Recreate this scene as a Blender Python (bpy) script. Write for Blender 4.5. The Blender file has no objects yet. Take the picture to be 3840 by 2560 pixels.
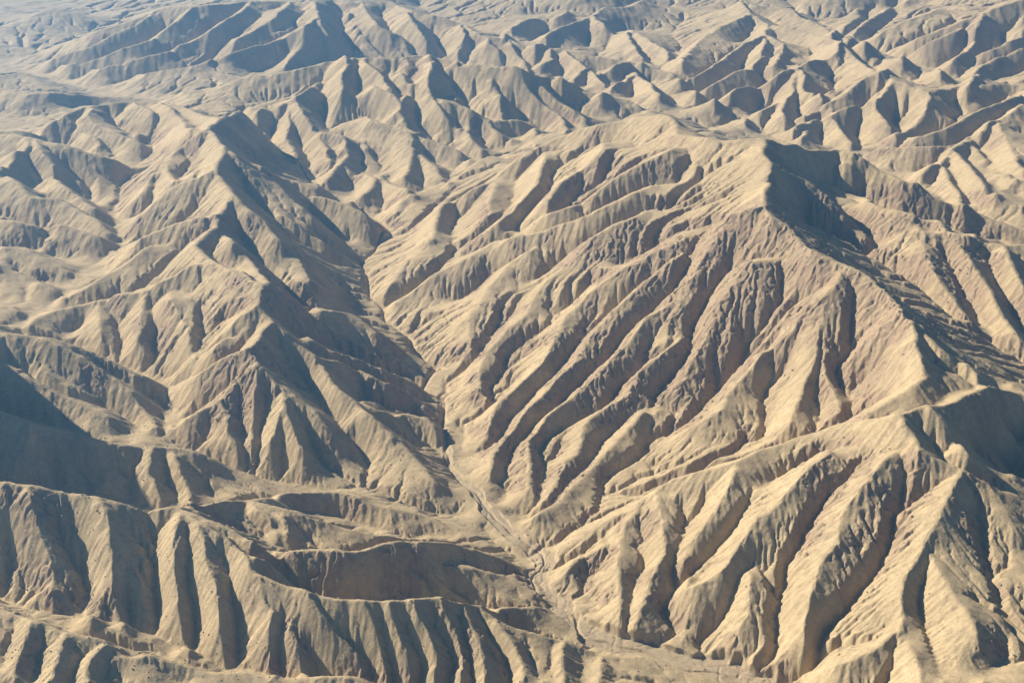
import bpy, math
import numpy as np

# ------------------------------------------------------------------ camera, sky, sun, exposure
S = bpy.context.scene
CAM_H = 3000.0
PITCH = 21.0
LENS = 50.0
cam_d = bpy.data.cameras.new("camera")
cam_d.sensor_width = 36.0
cam_d.lens = LENS
cam_d.clip_start = 10.0
cam_d.clip_end = 90000.0
cam = bpy.data.objects.new("camera", cam_d)
S.collection.objects.link(cam)
cam.location = (0, 0, CAM_H)
cam.rotation_euler = (math.radians(90 - PITCH), 0, 0)
S.camera = cam
S.cycles.use_denoising = True
S.render.resolution_x, S.render.resolution_y = 1024, 682

SUN_EL = 32.0
SUN_AZ = math.radians(-61.0)          # compass angle from +Y (view direction), negative = left
world = bpy.data.worlds.new("World")
S.world = world
world.use_nodes = True
wn = world.node_tree.nodes
wl = world.node_tree.links
sky = wn.new("ShaderNodeTexSky")
sky.sky_type = 'NISHITA'
sky.sun_disc = False
sky.sun_elevation = math.radians(SUN_EL)
sky.sun_rotation = SUN_AZ
sky.altitude = 4000
sky.air_density = 0.7
sky.dust_density = 0.3
wl.new(sky.outputs[0], wn["Background"].inputs[0])
wn["Background"].inputs[1].default_value = 0.05
sun_d = bpy.data.lights.new("sun", 'SUN')
sun_d.energy = 5.0
sun_d.angle = math.radians(0.53)
sun_d.color = (1.0, 0.91, 0.77)
sun = bpy.data.objects.new("sun", sun_d)
S.collection.objects.link(sun)
sun.rotation_euler = (math.radians(90 - SUN_EL), 0, math.pi - SUN_AZ)
sun.location = (-4000, 2000, 6000)
vs = S.view_settings
vs.view_transform = 'Standard'
vs.look = 'None'
vs.gamma = 1.0
vs.exposure = 0.98

# ------------------------------------------------------------------ traced ridges and valleys
# photographed positions (three by three sheets of the survey), heights in metres.
SC = 1300 / 2265.0
ORG = {'A1': (0, 0), 'A2': (1270, 0), 'A3': (2540, 0), 'B1': (0, 830), 'B2': (1270, 830), 'B3': (2540, 830),
       'C1': (0, 1660), 'C2': (1270, 1660), 'C3': (2540, 1660)}
FPX = LENS / 36.0 * 3840

# main skeleton: points "x,y[,z]"; the sheet name sticks; V a valley, H a valley hidden behind a crest, else a ridge, missing heights are interpolated
MAIN = """
# main dry channel
V A1 1590,840,560 1780,958,490 1955,1090,430 2050,1220,390 A2 70,1340,350 230,1420,325 330,1500,310 B2 270,130,295 230,200 140,270,275 190,370 200,480,245 290,570,215 300,650,205 380,700 470,760,180 490,830,170 560,900 640,950 580,1020 545,1090,125 570,1130 690,1160,115 680,1280 700,1420 720,1568,90 C2 700,130,88 780,220 900,310 950,430,70 1080,540 1200,640,50 1310,700 1360,780,40 1290,870 1350,970 1450,1070 1560,1200,20 1680,1270 1900,1340 2200,1420,8 C3 300,1490 520,1580,0 700,1700,-10
# left tributary
V B1 -150,620,430 120,720,400 480,795,345 800,935,300 1080,1088,262 1170,1190,248 1150,1430,215 1300,1540,190 C1 1640,215,150 1900,255,135 2080,310,122 C2 200,290,112 500,400,95 760,580,75 1040,730,56 1190,810,48 1270,880,38
# valley of the left hills
V B1 120,720,400 200,630,395 410,490,405 500,350,415 800,160,440 A1 760,1535,450 830,1400,475 780,1300,495 790,1210,520 865,1110,550 1010,972,600 950,885,650 760,860,690
# valley between north ridge of the left and R9
V A1 1590,840,560 1600,770,600 1500,735,680
# left middle ridge R1
A1 1600,700,800 1440,780,880 1350,822,890 1390,850 1470,950,860 1460,1000 1400,1110,810 1450,1150 1510,1240,770 B1 1380,60,690 1250,150,680 1420,262,670 1500,315 1590,335 1650,390 1715,410,645 1730,470 1690,560,590 1800,640,555 1720,720,540 1620,790,530 1650,860 1680,900,490 1790,1070,410 1900,1110,382 1960,1170 2080,1240,325 2180,1370,270 2230,1412,240
# north-west ridge R9 and hills
A1 -200,930,640 0,862,700 230,820,730 380,770,755 600,690,790 870,660,800 1050,668,795 1200,700,790 1400,768,845 1440,780,880
A1 -200,900,760 20,872,775 170,900,770 430,950,740 700,1025,675 880,1095,580
# valleys hidden behind the north-west hills, and the hills beyond
H A1 -200,895,650 0,868,640 170,895,610 430,945,590 700,1020,575 860,1080,556
H A1 -200,920,560 0,855,560 380,760,570 600,682,560 870,652,540 1060,662,500
A1 -200,590,680 0,580,690 170,620,680 330,602,690 470,625,630 640,640,590 900,640,540
H A1 -200,588,540 0,578,540 170,618,530 330,600,520 470,622,510
A1 -200,510,600 0,503,600 150,478,600 270,540,560 430,590,510
H A1 -200,508,480 0,500,480 150,476,470 270,538,465
# R2 centre mountain
A1 1060,665,600 1200,602,700 1340,600,690 1450,570,740 1600,510,790 1850,480,830 2130,410,900 A2 50,390,920 300,375,950 600,370,950 820,410,930 1020,440,915 1120,430,930 1200,480,880 1280,495,840 1480,520,790 1570,590,720 1700,610,700 1900,660,650 2060,740,590 A3 0,790,560
# R3 main mountain west spur, plateau, crag, south ridge
A2 330,1490,330 400,1330,420 560,1240,440 690,1238,455
A2 1010,1165,620 1120,1070,700 1330,950,800 1480,880,860 1720,810,960 1900,760,1010 2120,745,1060 2200,780,1055 A3 0,870,1040 130,890,1045 280,930,1050 450,910,1070 620,900,1080 560,1000,1055 660,1100,1030 640,1180,1010 570,1230,1005 560,1340,980 620,1435,950 700,1450,935 770,1530,905 B3 900,212,880 1080,265,860 1250,350,830 1400,500,790 1430,545,780 1550,710,740 1560,820,720 1620,990,655 1690,1030,620 1880,1033,598 1960,1070,595 2050,1065,605 2200,1100,560 2400,1180,530
# R2-R3 low saddle hills
A2 700,1225,440 870,1060,560 1000,1010,570 1130,1080,540 1330,870,560 1470,875,600
# V between R2 bowl and main mountain
V A2 690,1235,400 740,1120,420 870,1052,440 1080,1025,470 1110,930,500 1300,850,530 1500,868,560 1660,830,560 1900,760,560 2120,745,550 A3 0,800,530 200,850,500 550,880,440
# R4 right skyline of main mountain
A3 620,900,1080 800,965,1010 930,975,980 1080,978,950 1300,1090,890 1500,1200,830 1620,1280,780 1900,1372,700 2265,1500,640 2500,1600,600
# V5a, R5, V5b behind main ridge
V A3 640,1060,930 850,1130,850 1050,1230,780 1230,1310,720 1600,1425,660 1950,1540,600 B3 2265,140,570 2600,300,520
A3 690,1105,1000 850,1180,930 1030,1300,860 1090,1450,760
A3 1130,1302,780 1300,1370,780 1560,1440,770 B3 1590,60,770 1800,90,750 2140,150,730 2300,150,720 2600,240,700
V A3 620,1300,880 800,1450,760 1050,1540,690 B3 1300,230,640 1550,400,575 1780,600,520 2050,790,470 2265,900,440 2600,1030,400
# V4 valley behind main mountain
V A2 2250,150,600 2170,220,580 A3 60,340,555 A2 2200,400,540 2140,440,525 2200,495,510 A3 90,595,490 190,682,470 430,780,450 550,872,435 800,960,415 1160,995,395 1420,1150,375 1900,1372,350 2265,1500,330 2600,1620,310
# R6 lower right divide
C2 1390,740,50 1480,680,75 1650,560,130 1900,430,210 2080,280,290 C3 0,215,330 380,125,410 B3 570,1480,425 900,1360,480 1100,1310,530 1340,1280,600 1450,1255,640 1640,1195,645 1830,1190,625 1950,1110,605 2050,1065,605
B3 1450,1255,640 1490,1350,610 1560,1400,590 C3 1580,50,570 1700,120,540 1870,160,525 2020,260,480 2120,400,430 2190,560,390 2300,720,330
# valley behind R6
H C2 1320,695,44 1500,560,62 1690,465,88 2100,262,150 C3 0,207,190 380,118,245 B3 570,1478,290 1105,1295,400 1150,1150,430 1190,1060,455 1120,900,540 1240,680,660
# V6 rocky gully
V C2 1690,465,88 1740,245,115 1840,150,140 2030,30,185 B3 30,1330,235 270,1090,325 390,920,420 490,700,540
# right bottom valley
V B3 2080,1150,590 2130,1280,500 2170,1400,430 2140,1560,340 C3 2200,200,310 2300,330,270
# right edge far ridge
B3 2000,1150,600 2265,1350,420 2140,1490,340
# front left R12
B1 -150,690,580 0,705,560 240,730,540 380,760,520 480,800,495 700,900,425 870,990,370 1000,1040,325 1075,1082,290
# R13
B1 -150,1190,500 0,1235,485 100,1280,475 250,1320,455 400,1330,430 500,1390,405 700,1430,375 850,1450,350 960,1460,335 1070,1455,320 1180,1475,300 1400,1560,250 C1 1450,140,210 1640,210,165 1790,285,140
# V12
H B1 -150,1190,330 0,1235,300 400,1325,268 700,1425,248 980,1412,228 1150,1430,212
# R14
C1 -150,220,515 0,250,500 200,285,487 450,315,468 650,350,448 750,390,432 900,405,420 1080,410,410 1150,430,392 1240,430,360 1400,390,335 1500,365,315 1610,360,295 1800,330,255 1930,310,225 2100,315,205 C2 55,335,200 200,380,180 450,450,138 600,490,105 760,590,76
# V13
H C1 -150,220,300 0,250,285 450,315,240 1080,405,185 1400,388,170 1700,315,148 1880,290,137
# R14b
C1 1610,360,295 1760,400,285 2000,470,258 C2 0,540,212 240,600,170 480,640,132 700,615,90
H C1 1750,360,215 2000,430,150 C2 0,440,112 240,540,94 480,600,82 740,610,70
# R14c
C1 1150,430,392 1400,530,365 1550,585,345 1760,665,318 2000,682,300 2265,720,282 C2 180,715,268 300,660,264 400,635,262 560,640,245 640,630,228 780,640,195 940,720,138 1100,780,80 1180,820,55
H C1 1400,480,300 1760,640,215 2000,665,190 C2 0,710,165 300,650,135 560,634,110 780,638,85 950,690,60
# R14d and R15
C1 1150,430,385 1240,500,385 1500,640,355 1600,760,335 1640,830,325 1700,990,275 1850,1150,215 1900,1300,175 2000,1500,115
C1 1640,830,325 1800,900,310 1950,940,302 2100,980,296 C2 0,1005,290 300,1015,280 500,1000,278 620,985,272 760,1020,238 900,1035,205 1100,1060,145 1390,1080,62 1550,1220,25
H C1 1700,760,200 1950,930,150 C2 0,1000,125 300,1010,105 620,985,88 900,1030,65 1200,1050,48 1390,1075,32
# R15b
C2 700,1010,255 900,1060,190 1020,1140,165 1200,1230,130 1470,1295,92 1700,1375,58 1850,1410,45 2080,1362,42 2265,1420,22
H C2 900,1050,140 1100,1160,75 1300,1230,45 1480,1280,30 1650,1340,18
# V16 front valley
V C1 -200,900,235 0,1000,215 200,1080,200 560,1150,170 800,1210,150 1010,1245,135 1270,1370,108 1560,1480,85 1800,1540,72 2100,1560,60 C2 300,1640,40 900,1800,20
# R16
C1 -200,1000,290 0,1060,270 200,1160,262 350,1210,255 500,1240,245 700,1290,222 780,1370,195 1000,1390,185 1240,1430,168 1350,1490,150 1640,1500,130 1780,1530,122 1900,1545,118 2000,1530,125 2100,1500,140 2265,1485,145 C2 150,1510,135 320,1550,110 500,1640,90
V C1 -200,1600,170 400,1700,150 1200,1750,110 C2 0,1720,70
# far west plain and hills
V A1 -300,420,440 0,415,430 300,510,440 600,585,450 1000,645,480 1060,660,490
V A1 0,410,430 200,368,430 400,310,455 470,285,470 580,215,500 640,170,520
# R60 far west mountain
A1 200,365,445 600,222,720 900,112,880 1080,55,950 1250,48,980 1350,30,1000 1640,8,990 1850,8,980 2060,15,965 2090,110,930 2040,135,920 1990,170,900
A1 2060,15,965 A2 -60,0,940 150,18,920
A2 150,18,920 180,70,890 250,160,830 310,210,770 450,250,700 600,380,560
A2 150,18,920 330,10,910 480,78,880 620,100,860 800,150,800 960,242,750 1120,262,720 1200,290,700 1480,330,660 1700,370,630 1900,402,600 2060,440,570 2190,495,525
# behind it
H A2 480,0,640 620,98,600 800,148,575 1060,232,555 1250,296,535 1440,300,525 1700,365,520 2150,440,520
# valley foot between R60/R62 and R2
V A1 1060,662,500 1450,568,540 1850,478,560 2265,393,570 A2 300,372,580 620,372,560 820,408,540 1120,428,530 1300,490,520 1580,590,510 1700,607,505 1900,655,500 2070,735,490 A3 180,690,470
# far right mountain peak ridge
A3 410,3,860 480,90,820 600,162,790 570,225,770 700,290,740 820,330,680
A3 410,3,860 530,40,835 720,62,810 940,160,770 1090,252,745 1220,322,720 1400,370,690 1600,440,660 1890,560,620
A3 620,168,800 860,215,790 1080,268,825 1130,340,790 1220,420,770 1300,470,765 1380,450,805 1400,530,780 1550,580,760 1640,602,750 1900,562,740 2160,548,740 2265,565,730 2600,600,720
V A3 1090,248,600 1220,315,580 1450,385,560 1700,470,540 1890,558,520 2265,480,540
V A3 860,690,560 1040,600,640 1000,560,700
V A3 1160,995,395 1450,890,470 1540,780,560
V A3 1420,1150,375 1900,1372,350 2100,1270,420 2210,1160,470
# upper right slopes
V A3 1200,300,590 1420,95,700 1420,0,760 1500,-60,800
A3 2600,-120,1150 2265,0,1080 2000,80,980 1800,160,880 1500,290,700
V A3 700,0,760 860,105,700 1090,240,610
# beyond the frame top
A1 -400,-60,560 0,-40,520 600,-60,620 1200,-60,700 2265,-40,800 A2 700,-40,720 1600,-50,850 2265,-30,760 A3 1000,-60,900 1700,-80,950 2600,-120,1150
A1 0,170,560 200,110,640 330,60,690 420,58,690 630,150,560
V A1 0,30,640 100,60,600 200,45,560
V A1 470,130,520 700,60,560 1100,10,640
# mountain west of the frame, in metres
W -3350,7050,560 -3150,6700,1000 -3020,6400,1280 -3060,6000,1330 -3080,5700,1080 -2980,5300,800 -2850,4700,640 -2650,4000,440
# left edge of the west hills
A1 -400,1300,640 -300,1500,600 B1 -400,200,600 -350,480,540
A1 -400,700,650 -500,950,700
""".strip().splitlines()

# secondary spurs (s) and gullies (g): relief in metres at both ends, laid on the main surface
SEC = [l.strip() for l in """
s 12 35 A2 1010 1170 760 1280 665 1340 640 1440 610 1568 B2 540 100 530 160 430 300 330 420 250 520
g 25 12 A2 760 1320 750 1500 B2 740 60 755 180 710 280 640 330 570 400 420 490 320 540
s 10 35 A2 2050 1200 1900 1270 1600 1430 B2 1380 25 1250 70 1000 150 850 240 700 300 600 360 480 450 350 530 300 580
g 40 15 B2 1540 100 1530 160 1490 230 1420 330 1250 450 1170 540 1130 610 1010 720 900 860 740 920 640 950
s 10 35 B2 1300 160 1100 270 960 450 930 530 860 620 850 740 890 840
g 15 15 B2 1020 350 940 430 760 560 560 660 490 730
s 20 30 B2 2000 -60 1800 20 1560 160 1500 240 1400 350 1250 510 1240 600 1100 700 980 830 930 920 930 1040 970 1160
g 15 22 B2 1700 300 1480 590 1400 660 1230 760 1090 870 1080 960 1000 1050 980 1150 900 1220 740 1300
s 30 35 B2 2265 100 2100 200 1980 280 1880 310 1730 410 1640 460 1480 590 1440 720 1370 860 1330 950 1200 1060 1020 1190 980 1290 970 1400
g 20 20 B2 2100 300 1900 480 1800 560 1600 750 1420 980 1330 1080 1200 1200 1130 1280 1070 1380 1040 1440 900 1500 760 1560
s 30 30 B2 2265 200 2050 350 1950 420 1850 520 1720 640 1640 730 1530 940 1440 1040 1380 1100 1290 1170 1180 1280 1120 1400 1020 1490 1010 1568 C2 1010 60 1020 150 990 260
g 20 20 B2 2265 380 2100 500 1950 650 1830 780 1780 860 1660 980 1500 1140 1420 1230 1280 1330 1210 1430 1120 1490 1110 1568 C2 1120 90 1060 240 980 300
s 25 30 B2 2265 480 2000 640 1870 830 1760 930 1700 1010 1560 1110 1400 1250 1330 1330 1270 1400 1240 1500 C2 1240 30 1270 120 1250 220 1290 380
g 20 25 B2 2265 650 2060 850 1960 980 1830 1070 1780 1170 1720 1230 1500 1330 1360 1390 1310 1500 C2 1310 40 1350 170 1330 300 1310 410
s 25 25 B2 2265 760 2100 900 1950 990 1900 1130 1700 1250 1600 1330 1590 1430 1560 1540 C2 1490 100 1420 250 1330 430
g 15 15 B2 2265 1030 2060 1190 2030 1270 2050 1300 2020 1400 C2 2010 45
s 20 30 B2 2100 1230 1980 1250 1900 1350 C2 1760 60 1640 170 1520 300 1330 450 1210 510
s 30 30 B3 620 250 450 260 280 510 220 620 100 900 0 1060 B2 2180 1120
s 30 35 B3 1000 430 880 560 750 640 660 760 540 900 470 960 330 1110 310 1200 180 1290 0 1390
g 20 35 B3 700 700 640 850 620 930 570 1000 570 1200 575 1320 572 1460
s 30 30 B3 1060 330 980 480 900 600 910 760 910 850 880 1000 830 1060 740 1250 680 1400
s 20 25 B3 910 830 930 950 1000 1100 1080 1260
g 10 20 B3 920 1000 900 1130 950 1300
s 20 25 B3 1430 560 1340 640 1250 800 1180 900
s 10 20 B3 1550 760 1440 860 1270 950 1200 1040
g 15 25 B3 1320 520 1290 620 1160 840
s 15 20 B3 1640 1000 1500 1100 1330 1200 1180 1250
s 15 25 A3 560 1340 300 1420 240 1500 B3 0 560 B2 2100 800
s 15 20 A3 -10 960 -200 1050 -500 1200 -700 1350 -900 1440
g 20 20 A3 150 1050 160 1180 100 1400 20 1540
g 15 25 A2 2150 830 2000 1000 1900 1150 1700 1300 1570 1400
s 15 25 A2 1720 930 1520 1130 1430 1180 1340 1330 1300 1430
g 20 20 A2 1640 1000 1560 1250 1450 1440 1170 1530 B2 980 150
s 15 25 A2 1330 1000 1320 1200 1150 1350 1000 1480
g 15 20 A2 1500 960 1400 1130 1370 1280 1130 1500
s 15 20 A2 1020 1180 980 1280 960 1420
s 25 40 C2 2080 290 2060 370 2100 540 2140 700 2010 860 1990 950 1960 1080 1900 1240
s 15 35 C2 1960 400 1850 530 1820 620 1830 820 1850 960 1860 1220
g 20 30 C2 1980 480 2030 730 1980 850 1930 910 1940 1040 1890 1130
g 15 20 C2 1700 600 1620 760 1600 950 1720 1130
s 15 20 C2 1780 640 1600 740 1480 830 1430 880
g 30 30 C3 250 250 C2 2265 640 2250 900 2180 1000 2110 1090 2170 1180 2265 1250
s 25 35 C3 390 130 330 260 200 460 50 620 C2 2265 760 2220 1000
s 25 40 C3 1000 60 880 150 790 240 620 430 510 500 440 640 350 740 300 850 150 930 20 1000
s 20 25 C3 470 850 480 1020 470 1160 350 1230
g 20 25 C3 520 300 460 400 330 600 200 740 60 870 -20 1000
g 30 30 C3 1000 250 980 330 870 500 800 640 700 800 700 940 640 1130 690 1250 620 1400
s 25 45 C3 1420 60 1340 110 1220 290 1080 430 1050 650 950 760 890 930 840 1050 830 1200 880 1290
g 30 35 C3 1430 250 1420 400 1400 600 1330 760 1230 900 1150 990 1080 1100 950 1230 900 1320
s 30 35 C3 1870 170 1740 420 1650 620 1520 830 1460 1000 1450 1180 1300 1330 1100 1440 900 1500
s 20 30 C3 1650 690 1760 900 1880 1080 2000 1280
g 30 35 C3 1980 500 2000 700 2060 900 2140 1100 2180 1200 2150 1350 2000 1560
g 20 25 C3 1560 900 1580 1080 1650 1290 1700 1450 1740 1568
s 15 25 C3 1400 1200 1500 1300 1560 1400 1600 1568
g 15 15 C3 1250 900 1150 1200 1000 1350
s 10 15 B1 1000 155 850 260 720 330 580 430 430 495
s 20 20 B1 1420 265 1250 260 1130 350 1000 420 830 470 700 490 500 540 250 620 140 705
g 12 25 B1 690 500 740 600 800 780 805 915
s 10 25 B1 640 520 660 650 640 800
s 15 25 B1 950 460 900 650 840 820
s 20 30 B1 1090 450 1100 560 1180 680 1250 850 1270 890
g 25 30 B1 1330 300 1350 520 1340 680 1310 780 1300 870 1210 950
g 15 20 B1 980 480 1000 640 1120 800 1190 950
s 15 25 B1 1690 540 1500 680 1420 800 1330 900
s 30 35 B1 1720 720 1450 900 1250 1030 1110 1085
g 15 20 B1 1600 700 1450 820 1320 890
s 30 45 B1 1680 900 1520 1040 1420 1150 1280 1250 1110 1330
s 25 40 B1 1420 1160 1470 1280 1560 1450
g 25 35 B1 1560 1060 1590 1200 1600 1400 1590 1500
s 25 40 B1 1690 960 1640 1150 1640 1300 1660 1440
g 25 40 B1 1730 1080 1720 1290 1690 1420 C1 1720 100
s 25 40 B1 1850 1120 1850 1210 1760 1350 1720 1480
s 25 40 B1 1860 1210 1930 1340 2010 1490
g 15 30 B1 1950 1250 2020 1400 C1 2060 110
s 35 55 B1 1800 650 1900 720 2060 850 2120 960 2200 1070 B2 0 1100 150 1160 180 1240 240 1300 380 1420 480 1540 C2 480 80 560 160 700 290
g 35 45 B1 1780 780 1900 900 2040 1060 2120 1200 2140 1260 2240 1330 B2 0 1340 -10 1430
s 30 45 B2 -150 560 0 590 110 605 200 680 300 760
s 25 40 B2 -200 740 0 830 60 840 180 900 300 970 450 1010 535 1080
s 25 40 B2 -200 860 0 910 110 930 200 1000 330 1060 430 1100 590 1190
g 15 20 B2 -100 850 60 920 300 1020 500 1100
g 15 25 B2 60 960 200 1130 300 1210 450 1240 620 1250
s 20 40 B2 160 1170 240 1220 440 1240 560 1280 680 1370
g 20 25 B2 240 1260 420 1330 600 1450 690 1540
s 30 35 B1 1490 100 1607 189 1692 303 1760 395 1900 500
s 25 40 A1 1510 1240 1607 1308 1636 1380 1750 1437 1806 1536 B1 1905 161 2000 290 2080 420
g 15 15 A1 1700 1400 1850 1568 B1 2000 140 2265 300
s 15 20 A1 1500 960 1620 1080 1800 1180 1950 1320 B1 2120 20
s 15 45 A1 1650 1060 1778 1124 2034 1237 A2 5 1308 205 1408 305 1485
g 20 35 A1 1700 1110 1820 1180 1991 1365 2090 1451 2190 1564 B1 2265 160
g 40 40 A1 2180 30 2230 150 A2 20 200 100 330
g 12 25 A1 1340 900 1350 1020 1280 1110 1160 1180
s 15 20 A1 1350 830 1200 920 1080 1030 1060 1080 1150 1190
g 10 20 A1 1250 900 1200 1000 1280 1110
s 15 25 A1 1080 1000 1000 1130 900 1260 820 1330
s 10 20 A1 1400 1110 1250 1180 1100 1250 960 1370 850 1440
g 10 20 A1 1400 1300 1380 1450 1390 1540
s 10 20 A1 1510 1240 1400 1380 1200 1440 1000 1520 830 1590
s 20 25 A1 170 900 80 1000 0 1080
s 15 25 A1 230 920 330 1080 430 1220 560 1320 650 1370
g 15 25 A1 100 970 190 1100 330 1200 520 1290 650 1360
s 15 20 A1 50 1120 200 1280 400 1290 560 1380 700 1480 770 1530
g 15 20 A1 0 1110 80 1180 270 1260
s 15 25 A1 0 1390 100 1430 230 1440 420 1470 620 1530 B1 800 150
g 15 20 A1 0 1440 60 1500 180 1530 330 1568
s 15 25 B1 0 160 150 165 280 240 400 300 505 350
g 15 20 B1 -50 270 60 270 180 350 220 390 130 560
s 10 20 B1 -50 540 60 560 130 590
s 15 20 B1 230 400 290 420 400 470 430 500
s 15 20 A1 600 690 560 790 700 840 850 890 950 950
g 15 20 A1 700 740 790 850 900 900 1000 960
s 15 20 A1 870 665 1000 720 900 870
s 15 20 A1 1050 670 1100 690 1200 820 1230 850
g 15 20 A1 700 730 760 830
g 15 20 A1 380 790 390 880 500 950
s 12 18 A1 380 770 500 850 640 900 620 970
s 25 25 A1 2080 520 1900 620 1700 700 1600 775
s 20 25 A1 1900 640 1990 760 2090 900 2160 1050
g 20 25 A1 2070 590 2120 690 2110 780 2150 870
s 15 20 A1 1880 700 1890 780 1870 900 1950 1060
g 15 20 A1 1790 720 1770 850 1780 950
g 15 20 A1 1930 880 2000 1000 2060 1190
s 20 25 A2 -160 880 0 880 70 900 30 1030 -60 1150 -150 1210
g 15 20 A2 100 960 130 1050 100 1280
s 15 20 A2 30 1040 100 1100 260 1160 180 1260 70 1325
s 10 20 A2 260 1160 380 1220 490 1250
s 20 25 A2 50 390 20 480 10 580
g 15 20 A2 120 420 140 540 100 630
s 15 20 A2 150 400 300 500 350 580
g 15 20 A2 390 400 420 500 470 590 440 640
s 20 25 A2 420 390 470 560 340 760
s 20 25 A2 220 550 380 610 390 700 420 800 530 870
g 20 25 A2 440 640 500 700 500 820
s 15 20 A2 620 380 570 550 620 620 700 740 800 830
s 20 20 A2 640 640 780 690 960 770 1180 772 1260 830 1350 860
g 20 20 A2 760 800 800 850 740 940
s 20 25 A2 180 760 300 810 490 870 510 960 460 1100 400 1160
s 15 20 A2 500 880 620 930 740 960 860 1040
g 15 20 A2 190 950 280 1060 280 1150
g 15 20 A2 530 880 640 920 770 1000
s 15 20 A2 520 1000 640 1100 720 1180
s 15 20 A2 980 780 1000 840 1130 910
s 15 20 A2 850 820 860 900 950 980
g 15 20 A2 920 860 950 960
s 15 20 A2 1120 440 1250 600 1450 760 1500 850
g 12 15 A2 1000 520 1200 700 1400 830
s 12 15 A2 1050 620 1080 740
s 15 15 A2 1280 500 1400 640 1650 800
s 20 25 A1 1990 170 1750 270 1550 330 1300 420 900 490
s 15 25 A1 1640 12 1520 120 1300 240 1000 350 600 460
g 20 25 A1 1750 60 1620 180 1500 270 1200 360 800 450
s 15 20 A1 1900 10 1800 130 1600 230 1520 280
g 20 25 A1 2030 60 1850 180 1700 260
s 15 25 A1 1250 50 1150 150 1000 230 700 350 400 430
g 15 20 A1 1380 60 1200 200 900 330 500 460
s 15 25 A1 1000 80 850 180 600 300 300 400
g 12 20 A1 1900 270 1650 330 1400 450
s 15 20 A1 2040 140 1950 330 1850 440
s 20 25 A1 2090 110 2140 200 2200 300 2265 380
g 20 20 A2 60 60 120 200 320 370
s 20 20 A2 450 80 560 280 620 360
s 15 20 A2 800 150 830 240 760 370
s 20 20 A2 960 245 970 290 1050 340 1110 380 1290 490
g 15 20 A2 960 260 860 340 790 390
s 15 20 A2 1120 270 1150 360 1270 450
s 15 20 A2 1380 310 1400 380 1280 440
s 20 20 A2 1480 330 1650 430 1750 560
s 15 20 A2 1640 430 1500 530 1440 500
s 15 20 A2 1900 400 1700 460
s 20 25 A2 1940 480 2060 560 2100 630
s 15 20 A2 1940 480 1800 550 1700 605
g 15 20 A2 1760 560 1640 500
s 25 30 A2 1640 110 1450 180 1250 290
s 25 25 A2 1640 110 1800 180 1900 200 1930 290 2000 390
s 20 25 A2 1070 225 1210 130 1500 70
g 20 20 A2 1250 280 1400 170 1560 120
s 20 25 A2 2000 0 1880 50 1700 50 1640 110
s 20 25 A2 1900 200 2030 270 2265 400
g 15 20 A2 1830 250 1700 360
s 20 25 A3 480 90 380 130 150 250 0 400
s 15 25 A3 570 225 400 300 200 430 0 520
g 15 25 A3 500 250 300 380 70 580
s 20 30 A3 570 240 550 340 500 420
s 20 30 A3 700 290 640 400 350 480 100 590
s 25 35 A3 1080 270 950 340 790 420 600 480 330 600 200 670
g 20 30 A3 740 400 560 440 350 520 150 640
s 25 35 A3 790 420 850 540 960 630
g 25 30 A3 920 420 1040 580 860 690
s 20 35 A3 790 430 740 580 680 660 720 780
s 20 30 A3 680 660 500 740 440 790
g 20 30 A3 560 520 530 680 470 760
s 25 30 A3 1380 450 1200 520 1080 600 870 690 800 770
s 25 35 A3 1400 530 1300 610 1050 690 860 770 720 860
s 20 35 A3 1300 610 1310 710 1400 800 1450 880
s 20 30 A3 1000 700 1030 800 1130 900 1170 990
g 20 30 A3 1210 710 1200 850 1180 980
g 20 30 A3 1400 640 1380 760 1440 870
s 20 30 A3 860 770 840 860 720 930
g 20 25 A3 920 780 950 960
s 20 25 A3 1640 605 1560 780 1450 880
g 20 25 A3 1480 640 1540 740
s 20 30 A3 2265 680 2050 790 1900 900 1650 960 1300 960 1160 995
s 20 30 A3 2265 590 2000 690 1780 830 1500 900
g 20 30 A3 2265 640 1900 800 1600 930
s 25 35 A3 1900 895 1780 960 1720 1040 1500 1170 1420 1150
s 20 35 A3 1780 960 1900 1080 2000 1200 2100 1270
s 20 30 A3 1950 890 2080 1030 2200 1160
g 25 30 A3 1920 960 2050 1150 2130 1250
s 20 30 A3 2090 790 2130 900 2220 1060 2265 1110
s 20 30 A3 1720 1050 1790 1180 1910 1350
s 20 20 A3 2000 80 1960 200 1880 300
g 20 25 A3 2265 110 2070 260 1960 310 1700 460
s 20 25 A3 1860 190 1600 290 1450 380
s 20 25 A3 2265 200 2060 300 1860 320 1700 470
s 20 25 A3 2265 320 2000 420 1880 550
g 20 25 A3 2265 280 2080 340 1900 460
s 15 25 A3 1200 100 1130 160 1000 190
s 20 25 A3 1500 0 1300 90 1100 230
g 15 20 A3 1180 60 1040 130 870 120
s 20 25 A3 1700 60 1400 180 1200 280
s 20 20 A3 1080 980 1200 1130 1380 1220 1500 1210
g 15 20 A3 940 990 1100 1120 1240 1280
s 20 25 A3 1220 1290 1450 1350 1700 1420 1950 1530
s 15 25 A3 1500 1210 1450 1300
s 25 30 B3 1600 140 1640 250 1700 380 1760 480 1970 690
g 20 30 B3 1700 130 1820 330 1940 560 1970 690
s 25 30 B3 1850 130 1890 290 2040 450 2120 600 2265 790
g 20 30 B3 1990 150 2080 380 2200 600 2290 790
s 20 30 B3 2140 160 2200 320 2265 480
s 20 25 B3 1440 560 1600 660 1800 860 2000 1010
g 15 20 B3 1450 620 1650 800 1850 1010
g 15 20 B3 1640 620 1900 860 2200 1060
s 20 25 B3 1640 1200 1800 1350 1950 1568
g 20 25 B3 1500 1290 1750 1480 C3 1900 80 2200 230
g 20 25 B3 1900 1200 2080 1400
s 20 25 B3 2060 1070 2140 1250 2180 1400
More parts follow.
